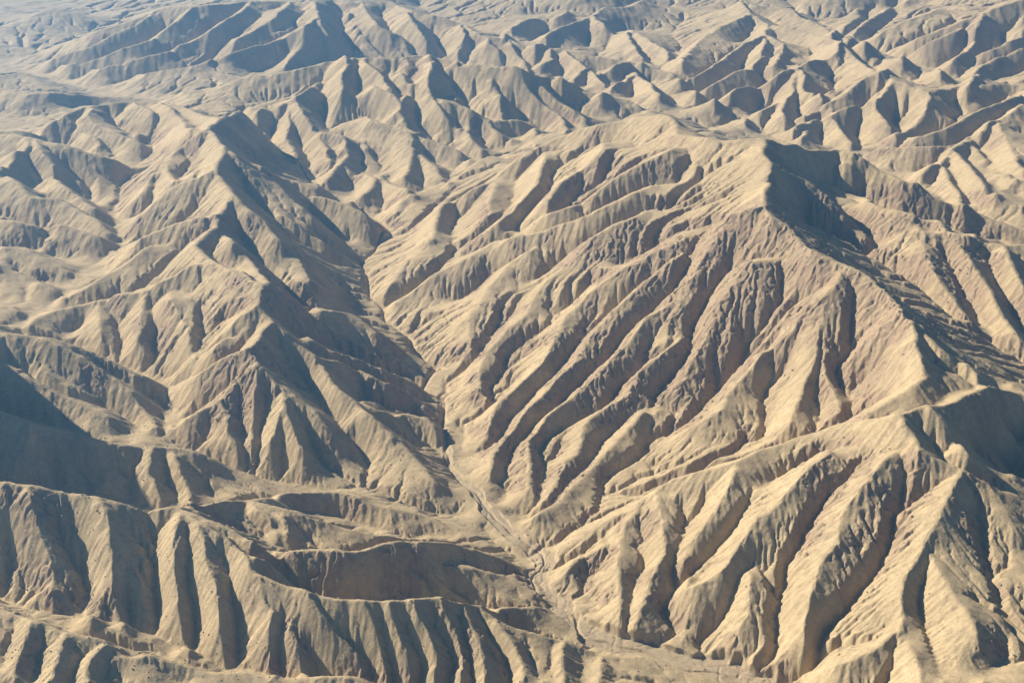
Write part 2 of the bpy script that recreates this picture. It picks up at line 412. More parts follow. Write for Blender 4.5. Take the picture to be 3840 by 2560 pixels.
s 15 30 C1 180 290 200 400 210 560 260 750 320 950 350 1050
s 10 25 C1 20 280 100 430 160 600
g 20 40 C1 60 330 100 580 230 850 330 1050
s 20 40 C1 640 350 700 480 690 720 740 870 780 1000 830 1180
g 25 40 C1 420 350 580 560 570 800 590 1000 560 1130
s 10 25 C1 480 330 620 520 640 700
s 15 30 C1 720 880 640 1050 590 1140
g 10 20 C1 780 930 800 1100 830 1190
g 30 40 C1 930 430 1010 640 1040 780 1050 950 1060 1180
s 25 35 C1 1180 460 1100 620 1050 740 1100 900 1080 1100
s 25 35 C1 1180 620 1170 740 1160 980 1200 1180 1240 1330
g 20 35 C1 1230 680 1220 860 1250 1000 1280 1220 1260 1340
s 20 35 C1 1280 530 1330 640 1300 760 1400 930 1420 1150 1480 1380
g 20 35 C1 1450 660 1490 800 1520 1000 1550 1200 1560 1450
g 15 25 C1 1640 900 1600 1100 1590 1330
s 15 25 C1 1780 1080 1750 1250 1790 1500
g 20 35 C1 2000 960 2150 1150 2265 1330
s 15 30 C1 1950 945 2060 1050 2180 1180 C2 50 1290 200 1470
s 20 30 C2 150 1020 200 1150 300 1350 320 1500
g 15 25 C2 60 1030 80 1200 200 1400
s 20 30 C2 320 1030 330 1150 400 1300 470 1450
g 20 30 C2 250 1040 300 1180 310 1400
s 20 30 C2 480 1010 500 1150 600 1300 620 1500
g 15 25 C2 430 1040 500 1300 600 1500
s 20 30 C2 640 1000 700 1120 780 1300 800 1500
g 20 30 C2 600 1030 700 1260 780 1500
g 25 35 C2 880 1080 980 1260 1120 1450 1180 1568
s 20 30 C2 830 1050 900 1200 960 1400 950 1568
s 15 30 C2 1020 1150 1120 1300 1200 1500
g 15 25 C2 1230 1260 1250 1400 1330 1568
s 15 20 C2 1470 1300 1460 1450 1480 1568
g 10 15 C2 1400 1290 1380 1450 1420 1568
g 10 12 C2 1600 1350 1600 1568
g 10 12 C2 1850 1420 1800 1568
s 10 12 C2 1720 1390 1700 1568
s 15 20 B1 500 1390 600 1500 C1 680 330
g 20 30 B1 400 1340 520 1500 C1 580 120 650 300
s 15 25 B1 180 1310 200 1420 120 1568 C1 70 200
s 15 20 B1 1000 1460 C1 980 170 1060 330
g 15 20 B1 950 1470 C1 860 200 870 390
s 15 20 C1 1130 60 1180 220 1250 390
g 15 20 C1 1080 80 1080 250 1200 400
g 15 20 C1 1350 130 1350 280 1420 370
s 10 20 B1 250 740 500 870 800 1060 950 1160
g 12 18 B1 100 740 350 950 700 1180 960 1390
s 12 18 B1 0 1000 250 1050 500 1180 760 1290
g 12 18 B1 560 850 700 980 930 1130 1080 1330
s 12 18 B1 870 1000 900 1110 920 1190 1040 1350
s 10 20 C1 700 1290 600 1420 560 1568
g 15 20 C1 320 1220 250 1380 200 1568
s 12 20 C1 430 1230 370 1400 300 1568
g 12 18 C1 120 1130 60 1300 20 1500
s 12 20 C1 200 1160 150 1350 80 1568
g 15 20 C1 780 1390 1000 1440 1240 1568
g 12 20 C1 700 1380 640 1568
g 12 20 C2 0 800 240 880 480 980
s 15 25 C2 300 690 420 780 560 880 640 980
s 15 25 C2 520 650 600 800 690 970
g 15 25 C2 420 660 480 790 600 950
g 12 20 C2 200 730 260 820 450 980
s 12 18 C2 740 790 900 820 1100 870 1320 980
g 12 18 C2 720 680 900 780 1150 860
s 12 20 C1 1640 400 1780 520 1900 620
g 15 20 C1 1580 390 1680 520 1850 650
s 10 15 C1 1850 470 1900 600
g 12 15 C1 1300 450 1550 560 1760 660
s 12 18 C1 2265 760 2000 800 1650 760
s 12 15 C1 1600 640 1900 740 C2 0 820 240 900 460 980
""".strip().splitlines()]


# ------------------------------------------------------------------ terrain on a log-polar grid (square cells that grow with distance)
R0, R1 = 3300.0, 26000.0
TH = math.radians(31.0)


def grid(d):
    ni = int(math.log(R1 / R0) / d) + 1
    nj = int(2 * TH / d) + 1
    return ni, nj


def unproject(px, py, z):
    cx = (px - 1920.0) / FPX
    cy = (1280.0 - py) / FPX
    sp, cp = math.sin(math.radians(PITCH)), math.cos(math.radians(PITCH))
    dx, dy, dz = cx, cp + cy * sp, -sp + cy * cp
    t = (z - CAM_H) / dz
    return dx * t, dy * t


def densify(line, step=0.6):
    """list of sheet points -> arrays of picture positions, arc length and heights (nan when not given)"""
    xs, ys, zs, org = [], [], [], None
    toks = line.split()
    hid = 0.0                                     # H: a valley hidden behind the crest in front of it
    for t in toks:
        if t == 'H':
            hid = 1.0
            continue
        if t == 'V':
            continue
        if t in ORG:
            org = ORG[t]
            continue
        p = t.split(',')
        xs.append(org[0] + float(p[0]) * SC); ys.append(org[1] + float(p[1]) * SC + hid * (4 + 0.006 * (org[1] + float(p[1]) * SC)))
        zs.append(float(p[2]) if len(p) > 2 else np.nan)
    xs, ys, zs = np.array(xs), np.array(ys), np.array(zs)
    s = np.concatenate([[0], np.cumsum(np.hypot(np.diff(xs), np.diff(ys)) + 1e-6)])
    # Catmull-Rom-like smoothing through a fine linear resample and a short blur keeps traced lines from having corners
    n = max(4, int(s[-1] / step))
    q = np.linspace(0, s[-1], n)
    X, Y = np.interp(q, s, xs), np.interp(q, s, ys)
    k = max(1, int(9 / step))
    if n > 4 * k:
        def blur(v):
            p = np.concatenate([2 * v[0] - v[k:0:-1], v, 2 * v[-1] - v[-2:-k - 2:-1]])
            return np.convolve(p, np.ones(2 * k + 1) / (2 * k + 1), 'valid')
        X, Y = blur(X), blur(Y)
    ok = ~np.isnan(zs)
    Z = np.interp(q, s[ok], zs[ok]) if ok.any() else None
    return X, Y, q / s[-1], Z


def cells(x, y, d, ni, nj):
    r = np.hypot(x, y)
    i = np.log(r / R0) / d
    j = (np.arctan2(x, y) + TH) / d
    return i, j


def scatter(i, j, z, ni, nj, c=None):
    ii, jj = np.rint(i).astype(int), np.rint(j).astype(int)
    ok = (ii >= 0) & (ii < ni) & (jj >= 0) & (jj < nj)
    k = ii[ok] * nj + jj[ok]
    w = np.bincount(k, minlength=ni * nj).reshape(ni, nj)
    v = np.bincount(k, weights=z[ok], minlength=ni * nj).reshape(ni, nj)
    return w, v


def resize(a, ni, nj):
    i = np.clip(np.linspace(0, a.shape[0] - 1, ni), 0, a.shape[0] - 1.000001)
    j = np.clip(np.linspace(0, a.shape[1] - 1, nj), 0, a.shape[1] - 1.000001)
    i0, j0 = i.astype(int), j.astype(int)
    fi, fj = (i - i0)[:, None], (j - j0)[None, :]
    a0, a1 = a[i0], a[i0 + 1]
    return (a0[:, j0] * (1 - fj) + a0[:, j0 + 1] * fj) * (1 - fi) + (a1[:, j0] * (1 - fj) + a1[:, j0 + 1] * fj) * fi


def nb4(z):
    p = np.pad(z, 1, mode='edge')
    return p[:-2, 1:-1], p[2:, 1:-1], p[1:-1, :-2], p[1:-1, 2:]


def membrane(w, v, levels=7, its=90):
    """heights that pass through the given cells and relax everywhere else, coarse to fine"""
    W, V = [w.astype(float)], [v.astype(float)]
    for _ in range(levels - 1):
        a, b = W[-1], V[-1]
        a = np.pad(a, ((0, a.shape[0] % 2), (0, a.shape[1] % 2))); b = np.pad(b, ((0, b.shape[0] % 2), (0, b.shape[1] % 2)))
        a2 = a.reshape(a.shape[0] // 2, 2, -1, 2).sum((1, 3)); b2 = b.reshape(b.shape[0] // 2, 2, -1, 2).sum((1, 3))
        W.append(a2); V.append(b2)
    z = None
    for a, b in zip(W[::-1], V[::-1]):
        fixed = a > 0
        t = b / np.maximum(a, 1e-9)
        z = np.full(a.shape, b.sum() / a.sum()) if z is None else resize(z, *a.shape)
        z = np.where(fixed, t, z)
        for _ in range(its * (6 if a.size < 3000 else 1)):
            u, dn, l, r = nb4(z)
            z = np.where(fixed, t, 0.25 * (u + dn + l + r))
    return z


def sample(a, i, j):
    i = np.clip(i, 0, a.shape[0] - 1.000001); j = np.clip(j, 0, a.shape[1] - 1.000001)
    i0, j0 = i.astype(int), j.astype(int)
    fi, fj = i - i0, j - j0
    return (a[i0, j0] * (1 - fj) + a[i0, j0 + 1] * fj) * (1 - fi) + (a[i0 + 1, j0] * (1 - fj) + a[i0 + 1, j0 + 1] * fj) * fi


def raycast(px, py, h, base, d):
    """first point of the surface base + h seen at the picture position"""
    cx = (px - 1920.0) / FPX
    cy = (1280.0 - py) / FPX
    sp, cp = math.sin(math.radians(PITCH)), math.cos(math.radians(PITCH))
    dx, dy, dz = cx, cp + cy * sp, -sp + cy * cp
    r = np.exp(np.linspace(math.log(3400), math.log(25000), 700))
    hit = np.full(px.shape, -1.0)
    prev = None
    for rr in r:
        t = rr / np.hypot(dx, dy)
        x, y, z = dx * t, dy * t, CAM_H + dz * t
        i, j = cells(x, y, d, *base.shape)
        g = z - (sample(base, i, j) + h)
        if prev is not None:
            new = (hit < 0) & (g <= 0)
            f = prev[0] / np.maximum(prev[0] - g, 1e-6)
            hit = np.where(new, prev[1] + (rr - prev[1]) * np.clip(f, 0, 1), hit)
        prev = (g, rr)
    ok = hit > 0
    t = hit / np.hypot(dx, dy)
    return dx * t, dy * t, CAM_H + dz * t, ok


def hash2(i, j, s):
    n = (i.astype(np.int64) * 374761393 + j.astype(np.int64) * 668265263 + s * 2147483647 + 1274126177) & 0xffffffff
    n = ((n ^ (n >> 13)) * 1274126177) & 0xffffffff
    n = ((n ^ (n >> 16)) * 2246822519) & 0xffffffff
    return ((n ^ (n >> 15)) & 0xffffff) / float(0x1000000)


def vnoise(x, y, s):
    i, j = np.floor(x), np.floor(y)
    fx, fy = x - i, y - j
    ux, uy = fx * fx * fx * (fx * (fx * 6 - 15) + 10), fy * fy * fy * (fy * (fy * 6 - 15) + 10)
    i, j = i.astype(np.int64), j.astype(np.int64)

    def gr(a, b, dx, dy):
        an = hash2(a, b, s) * (2 * math.pi)
        return np.cos(an) * dx + np.sin(an) * dy
    n00, n10 = gr(i, j, fx, fy), gr(i + 1, j, fx - 1, fy)
    n01, n11 = gr(i, j + 1, fx, fy - 1), gr(i + 1, j + 1, fx - 1, fy - 1)
    return ((n00 * (1 - ux) + n10 * ux) * (1 - uy) + (n01 * (1 - ux) + n11 * ux) * uy) * 1.5


def fbm(x, y, s, oct=4, gain=0.5):
    a, t = 1.0, 0.0
    for k in range(oct):
        t = t + a * vnoise(x * 2 ** k + 17.3 * k, y * 2 ** k - 9.1 * k, s + k)
        a *= gain
    return t


def rills(x, y, gx, gy, lam, s):
    """grooves that run down the slope: waves across the fall line on jittered cells"""
    L = lam * 1.6
    u, v = x / L, y / L
    iu, iv = np.floor(u), np.floor(v)
    num = np.zeros_like(x); den = np.full_like(x, 1e-6)
    g = np.hypot(gx, gy) + 1e-9
    tx, ty = -gy / g, gx / g                      # across the fall line
    for a in (-1, 0, 1, 2):
        for b in (-1, 0, 1, 2):
            ci, cj = (iu + a - 0), (iv + b - 0)
            ox = hash2(ci.astype(np.int64), cj.astype(np.int64), s) - 0.5
            oy = hash2(ci.astype(np.int64), cj.astype(np.int64), s + 7) - 0.5
            ddx, ddy = u - ci - ox * 0.9, v - cj - oy * 0.9
            w = np.exp(-2.2 * (ddx * ddx + ddy * ddy))
            ph = (ddx * tx + ddy * ty) * (L / lam) * 2 * math.pi + 6.283 * hash2(ci.astype(np.int64), cj.astype(np.int64), s + 13)
            num += w * np.cos(ph); den += w
    return num / den


def flow(z, cell, rng=None):
    """steepest-descent receivers, their distance, and the order of the cells by levels from the outlets up"""
    ni, nj = z.shape
    idx = np.arange(ni * nj).reshape(ni, nj)
    best = np.zeros_like(z); rec = idx.copy(); dist = np.broadcast_to(cell, z.shape).copy()
    pz = np.pad(z, 1, constant_values=1e9)
    for di in (-1, 0, 1):
        for dj in (-1, 0, 1):
            if di == 0 and dj == 0: continue
            dd = math.hypot(di, dj) * cell
            s = (z - pz[1 + di:1 + di + ni, 1 + dj:1 + dj + nj]) / dd
            if rng is not None: s = s * (0.75 + 0.5 * rng.random(z.shape, dtype=np.float32))
            m = s > best
            best = np.where(m, s, best); rec = np.where(m, idx + di * nj + dj, rec); dist = np.where(m, dd, dist)
    rec = rec.ravel()
    # depth by pointer doubling
    depth = (rec != np.arange(rec.size)).astype(np.int32)
    p = rec.copy()
    for _ in range(14):
        depth = depth + depth[p]
        p = p[p]
    return rec, dist.ravel(), depth


def stream_power(z, cell, area0, K, m, iters, fixed, diff, sc, rng=None, uplift=0.0, ac=0.0):
    for it in range(iters):
        # fill one-cell pits so that water finds its way
        for _ in range(6):
            nbm = np.minimum.reduce([np.minimum.reduce(nb4(z)),
                                     np.pad(z, 1, mode='edge')[:-2, :-2], np.pad(z, 1, mode='edge')[2:, 2:],
                                     np.pad(z, 1, mode='edge')[:-2, 2:], np.pad(z, 1, mode='edge')[2:, :-2]])
            pit = (z < nbm + 0.02)
            z = np.where(pit & ~fixed, nbm + 0.05, z)
        rec, dist, depth = flow(z, cell, rng)
        order = np.argsort(depth, kind='stable')
        ds = depth[order]
        mx = int(ds[-1])
        bounds = np.searchsorted(ds, np.arange(mx + 2))
        A = area0.ravel().copy()
        for l in range(mx, 0, -1):
            k = order[bounds[l]:bounds[l + 1]]
            np.add.at(A, rec[k], A[k])
        zf = z.ravel().copy()
        up = zf + uplift
        ff = fixed.ravel()
        F = np.broadcast_to(K, z.shape).ravel() * np.clip(A - np.broadcast_to(ac, z.shape).ravel(), 0, None) ** m / dist
        for l in range(1, mx + 1):
            k = order[bounds[l]:bounds[l + 1]]
            nz = (up[k] + F[k] * zf[rec[k]]) / (1 + F[k])
            zf[k] = np.where(ff[k], zf[k], nz)
        z2 = zf.reshape(z.shape)
        # hillslope creep and a limit on steepness
        for _ in range(diff):
            u, dn, l_, r_ = nb4(z2)
            z2 = np.where(fixed, z2, z2 + 0.12 * (u + dn + l_ + r_ - 4 * z2))
        for _ in range(4):
            u, dn, l_, r_ = nb4(z2)
            lim = sc * cell
            flux = sum(np.clip(n - z2 - lim, 0, None) - np.clip(z2 - n - lim, 0, None) for n in (u, dn, l_, r_))
            z2 = z2 + 0.2 * flux
        z = z2
    return z, A.reshape(z.shape)


def nearest(seed):
    """jump flooding: for every cell the index of the nearest seed cell and its distance in cells"""
    ni, nj = seed.shape
    I, J = np.meshgrid(np.arange(ni), np.arange(nj), indexing='ij')
    bi = np.where(seed, I, -9999); bj = np.where(seed, J, -9999)
    bd = np.where(seed, 0.0, 1e12)
    k = 512
    while k >= 1:
        for a in (-k, 0, k):
            for b in (-k, 0, k):
                if a == 0 and b == 0: continue
                si = slice(max(0, a), min(ni, ni + a)); ti = slice(max(0, -a), min(ni, ni - a))
                sj = slice(max(0, b), min(nj, nj + b)); tj = slice(max(0, -b), min(nj, nj - b))
                ci, cj = bi[si, sj], bj[si, sj]
                dd = (I[ti, tj] - ci) ** 2.0 + (J[ti, tj] - cj) ** 2.0
                m = dd < bd[ti, tj]
                bd[ti, tj] = np.where(m, dd, bd[ti, tj]); bi[ti, tj] = np.where(m, ci, bi[ti, tj]); bj[ti, tj] = np.where(m, cj, bj[ti, tj])
        k //= 2
    return np.clip(bi, 0, ni - 1), np.clip(bj, 0, nj - 1), np.sqrt(bd)


def terrain():
    d = DS
    ni, nj = grid(d)
    cs = R0 * np.exp(d * np.arange(ni))[:, None] * d
    # 1 main skeleton
    I, J, Z, R, N = [], [], [], [], []
    for n, l in enumerate(MAIN):
        if not l or l.startswith('#'): continue
        if l[0] == 'W':
            p = np.array([[float(c) for c in k.split(',')] for k in l.split()[1:]])
            q = np.linspace(0, len(p) - 1, 2000)
            x, y, z = (np.interp(q, np.arange(len(p)), p[:, c]) for c in range(3))
        else:
            X, Y, q, z = densify(l)
            x, y = unproject(X, Y, z)
        i, j = cells(x, y, d, ni, nj)
        I.append(i); J.append(j); Z.append(z); R.append(np.full(len(z), l[0] not in 'VH')); N.append(np.full(len(z), n + 1.0))
    I, J, Z, R, N = map(np.concatenate, (I, J, Z, R, N))
    w, v = scatter(I, J, Z, ni, nj)
    base = membrane(w, v)
    # 2 spurs and gullies on it
    P = []
    for n, l in enumerate(SEC):
        k = l.split()
        toks = []
        rest = k[3:]
        m = 0
        while m < len(rest):
            if rest[m] in ORG: toks.append(rest[m]); m += 1
            else: toks.append(rest[m] + ',' + rest[m + 1]); m += 2
        X, Y, q, _ = densify(' '.join(toks))
        h = float(k[1]) + (float(k[2]) - float(k[1])) * q
        h = h * np.where(Y < 900, np.where((X < 1230) & (Y < 285), 1.5, np.where(X < 620, 2.1, np.where(Y < 420, 2.4, 1.8))), np.where((X > 2150) & (Y > 1700), 0.72, np.where((X > 1200) & (X < 2150) & (Y > 2230), 0.65, np.where((X > 1480) & (X < 2650) & (Y > 840) & (Y < 1900), 0.76, 1.0)))) * np.clip(np.minimum(q / 0.05, (1 - q) / 0.05), 0.0, 1) * REL
        P.append((X, Y, h if k[0] == 's' else -h, np.full(len(h), k[0] == 's'), np.full(len(h), 1000.0 + n)))
    X, Y, h, spur, num = (np.concatenate([p[n] for p in P]) for n in range(5))
    x, y, z, ok = raycast(X, Y, h, base, d)
    i, j = cells(x[ok], y[ok], d, ni, nj)
    z, h, spur, num = z[ok], h[ok], spur[ok], num[ok]
    w2, v2 = scatter(i, j, z, ni, nj)
    # 3 the lines where the flanks of neighbouring crests meet become valley floors
    wr, vr = scatter(np.concatenate([I[R], i[spur]]), np.concatenate([J[R], j[spur]]), np.concatenate([N[R], num[spur]]), ni, nj)
    wh, vh = scatter(i[spur], j[spur], h[spur], ni, nj)
    lab = np.where(wr > 0, np.rint(vr / np.maximum(wr, 1)), 0)
    hc = np.where(wh > 0, vh / np.maximum(wh, 1), 0)
    bi, bj, dist = nearest(wr > 0)
    L = lab[bi, bj]
    edge = np.zeros((ni, nj), bool)
    # only where the two feet are well apart, so that a crest does not make valleys with its own continuation
    for a, b in ((1, 0), (0, 1)):
        A, B = (slice(0, ni - a), slice(0, nj - b)), (slice(a, ni), slice(b, nj))
        sep = np.hypot(bi[A] - bi[B], bj[A] - bj[B])
        edge[A] |= (L[A] != L[B]) & (sep > 1.25 * dist[A])
    dm = dist * cs
    vi, vj, dv = nearest(scatter(I[~R], J[~R], Z[~R], ni, nj)[0] > 0)
    depth = np.minimum(FLANK * dm - 0.55 * hc[bi, bj] * 1.0, 75.0) * np.clip(dv / np.maximum(dist, 1) * 0.7, 0, 1)
    gs, _ = scatter(i[~spur], j[~spur], z[~spur], ni, nj)
    _, _, dgul = nearest(gs > 0)
    use = edge & (dm > 14) & (dm < 520) & (dgul > 0.5 * dist) & (dv > 0.35 * dist)
    depth = depth * (1 + 0.25 * smooth01(cs / d, 9000, 13000))
    zv = base - np.maximum(depth, 0)
    one = lambda c: (c > 0) * 1.0
    w2 = np.where(w > 0, 0, w2)
    w3 = np.where((w > 0) | (w2 > 0), 0, use)
    wa = one(w) + one(w2) + w3
    va = np.where(w > 0, v / np.maximum(w, 1), 0) + np.where(w2 > 0, v2 / np.maximum(w2, 1), 0) + w3 * zv
    z = membrane(wa, va)
    # 4 which hill every cell belongs to: the traced crest it lies nearest to
    gi = np.zeros(len(MAIN) + 1, int); cur = 0
    for n, l in enumerate(MAIN):
        if l.startswith('#'):
            cur = max([k + 1 for k, (nm, keys) in enumerate(HILLS) if any(l[2:].startswith(s) for s in keys)] + [0]) or cur
        gi[n + 1] = cur
    wm, vm = scatter(I[R], J[R], gi[N[R].astype(int)].astype(float), ni, nj)
    bi, bj, _ = nearest(wm > 0)
    own = np.rint(np.where(wm > 0, vm / np.maximum(wm, 1), 0))[bi, bj]
    return z, d, own


def polar(d, ni, nj):
    r = R0 * np.exp(d * np.arange(ni))[:, None]
    th = (-TH + d * np.arange(nj))[None, :]
    return r, th, r * np.sin(th), r * np.cos(th)


def slopes(z, d, r, th):
    gi = np.gradient(z, axis=0) / (r * d); gj = np.gradient(z, axis=1) / (r * d)
    return gi * np.sin(th) + gj * np.cos(th), gi * np.cos(th) - gj * np.sin(th)


def cubic(a, ni, nj):
    """Catmull-Rom enlargement, one axis after the other"""
    def ax(a, n):
        s = np.linspace(0, a.shape[0] - 1, n)
        k = np.clip(s.astype(int), 0, a.shape[0] - 2); f = (s - k)[:, None]
        p = [a[np.clip(k + o, 0, a.shape[0] - 1)] for o in (-1, 0, 1, 2)]
        return p[1] + 0.5 * f * (p[2] - p[0] + f * (2 * p[0] - 5 * p[1] + 4 * p[2] - p[3] + f * (3 * (p[1] - p[2]) + p[3] - p[0])))
    return ax(ax(a, ni).T, nj).T


def blur(a, n, k=1.0):
    for _ in range(n):
        u, dn, l, r = nb4(a)
        a = (1 - 0.5 * k) * a + 0.125 * k * (u + dn + l + r)
    return a


def smooth01(a, lo, hi):
    t = np.clip((a - lo) / (hi - lo), 0, 1)
    return t * t * (3 - 2 * t)


def calm(z, d, r, th, far):
    """level ground stays smooth: grooves only survive on the steep slopes"""
    b = blur(z, 10)
    gx, gy = slopes(b, d, r, th)
    k = smooth01(np.hypot(gx, gy), 0.22, 0.6)
    return b + (z - b) * (0.3 + 0.7 * np.maximum(k, far))


def box(a, k):
    p = np.pad(a, ((k + 1, k), (0, 0)), mode='edge'); c = np.cumsum(p, 0); a = (c[2 * k + 1:] - c[:-2 * k - 1]) / (2 * k + 1)
    p = np.pad(a, ((0, 0), (k + 1, k)), mode='edge'); c = np.cumsum(p, 1); return (c[:, 2 * k + 1:] - c[:, :-2 * k - 1]) / (2 * k + 1)


def channel(d, ni, nj):
    """distance to the main dry channel, its bed height and its half width, near the channel"""
    l = [q for q in MAIN if q and not q.startswith('#')][0]
    X, Y, q, z = densify(l)
    x, y = unproject(X, Y, z)
    half = 6 + 62 * smooth01(q, 0.35, 0.92)
    r, th, gx, gy = polar(d, ni, nj)
    dist = np.full((ni, nj), 1e9); bz = np.zeros((ni, nj)); bh = np.ones((ni, nj)); side = np.zeros((ni, nj))
    tx, ty = np.gradient(x), np.gradient(y)
    tl = np.hypot(tx, ty) + 1e-9
    i, j = cells(x, y, d, ni, nj)
    for k in range(0, len(x), 8):
        m = int(half[k] * 2.5 / (R0 * math.exp(d * i[k]) * d)) + 3
        a0, a1, b0, b1 = max(int(i[k]) - m, 0), int(i[k]) + m, max(int(j[k]) - m, 0), int(j[k]) + m
        if a1 <= a0 or b1 <= b0 or a0 >= ni or b0 >= nj: continue
        s = np.s_[a0:a1, b0:b1]
        e = np.hypot(gx[s] - x[k], gy[s] - y[k])
        m_ = e < dist[s]
        dist[s] = np.where(m_, e, dist[s]); bz[s] = np.where(m_, z[k], bz[s]); bh[s] = np.where(m_, half[k], bh[s])
        side[s] = np.where(m_, ((gx[s] - x[k]) * ty[k] - (gy[s] - y[k]) * tx[k]) / tl[k], side[s])
    return dist, bz, bh, side


def evolve(z, d, n, K, ac, sig, pull, sc, rng):
    """rain and slope failure, while the large forms are held where they were traced"""
    def low(a): return box(box(a, sig), sig)
    r = polar(d, *z.shape)[0]
    cell = np.broadcast_to(r * d, z.shape)
    none = np.zeros(z.shape, bool)
    T = low(z)
    for _ in range(n):
        z = z + pull * (T - low(z))
        z, A = stream_power(z, cell, cell ** 2, K, 0.45, 1, none, 0, sc, rng, ac=ac)
    return z


def build_heights():
    rng = np.random.default_rng(5)
    z, d, own = terrain()
    ni, nj = z.shape
    r, th, x, y = polar(d, ni, nj)
    far = smooth01(r, 8500, 13000)
    z = z + 12 * fbm(x / 420, y / 420, 3, 4) + 5 * fbm(x / 170, y / 170, 33, 2) + far * 16 * (0.35 - np.abs(fbm(x / 900, y / 900, 37, 3)))
    z = evolve(z, d, 18, 0.2, 10000.0 * (r / 5500) ** 2 * np.ones_like(z), 5, 0.15, 0.7, rng)
    z = blur(z, 1, 0.4 - 0.2 * far)
    # finer pass: ribs and small gullies on the flanks
    d2 = D2
    n2, m2 = grid(d2)
    z = cubic(z, n2, m2)
    r, th, x, y = polar(d2, n2, m2)
    z = z + 5 * fbm(x / 150, y / 150, 11, 4)
    z = evolve(z, d2, 12, 0.09, 1600.0 * (r / 5500) ** 2 * np.ones_like(z), 4, 0.15, 0.85, rng)
    z = calm(z, d2, r, th, smooth01(r, 8500, 13000))
    z = blur(z, 1, 0.3 - 0.2 * smooth01(r, 8500, 13000))
    # mesh resolution: rills, rock, channel
    n3, m3 = grid(DM)
    z = cubic(z, n3, m3)
    zs = blur(z, 6)
    r, th, x, y = polar(DM, n3, m3)
    gx, gy = slopes(zs, DM, r, th)
    g = np.hypot(gx, gy)
    steep = smooth01(g, 0.25, 0.6)
    # rock outcrops: in patches, on steep ground and high on the mountain
    patch = fbm(x / 520, y / 520, 41, 3) + 0.5 * fbm(x / 150, y / 150, 47, 2)
    crag = np.exp(-(((x - 1150) / 1500) ** 2 + ((y - 6900) / 1100) ** 2))
    rock = smooth01(patch + 1.0 * crag + 0.7 * smooth01(g, 0.5, 0.95) - 0.62, 0.0, 0.6) * smooth01(g, 0.22, 0.45)
    near = 1 - smooth01(r, 9000, 15000)
    z = z + (2.2 * rills(x, y, gx, gy, 52, 5) + 1.2 * rills(x, y, gx, gy, 27, 9) + 1.6 * (0.5 - np.abs(fbm(x / 34, y / 34, 73, 4, 0.6)))) * steep * near
    z = z + (3.5 * rills(x, y, gx, gy, 150, 25) + 2.0 * rills(x, y, gx, gy, 75, 29)) * smooth01(g, 0.06, 0.3) * smooth01(r, 8000, 12000)
    wx, wy = x + 30 * fbm(x / 70, y / 70, 91, 2), y + 30 * fbm(x / 70, y / 70, 95, 2)
    lump = 1 - 2 * np.abs(fbm(wx / 130, wy / 130, 61, 5, 0.6))
    z = z + rock * near * (5.0 * lump + 5.5 * rills(wx, wy, gx, gy, 44, 15) + 2.6 * rills(wx, wy, gx, gy, 23, 17) + 2.2 * fbm(wx / 20, wy / 20, 67, 2) - 2)
    z = z + 1.0 * fbm(x / 60, y / 60, 71, 3) * near
    ch, bz, bh, side = channel(DM, n3, m3)
    edge = ch + 0.45 * bh * fbm(x / 110, y / 110, 81, 3)
    bed = 1 - smooth01(edge, 0.9 * bh, 0.95 * bh + 7)
    floor = bz + 0.7 * fbm(x / 40, y / 40, 85, 3) + 0.02 * ch
    # the low-water channel wanders inside the bed, with two shallower braids
    thread = 1 - smooth01(np.abs(side - 1.1 * bh * fbm(x / 260, y / 260, 87, 2)), 3.5, 9)
    braid = np.maximum(1 - smooth01(np.abs(side - 1.5 * bh * fbm(x / 200, y / 200, 101, 2)), 2, 7), 1 - smooth01(np.abs(side + 0.3 * bh - 1.5 * bh * fbm(x / 180, y / 180, 105, 2)), 2, 6))
    z = z + bed * 0.85 * (np.minimum(floor, z) - z) - bed * (6.0 + 7.0 * thread + 2.0 * braid)
    k = np.clip(np.rint(np.arange(n3) * DM / DS).astype(int), 0, ni - 1); m = np.clip(np.rint(np.arange(m3) * DM / DS).astype(int), 0, nj - 1)
    own = own[k][:, m]
    return z, g, rock, bed, own, x, y, r


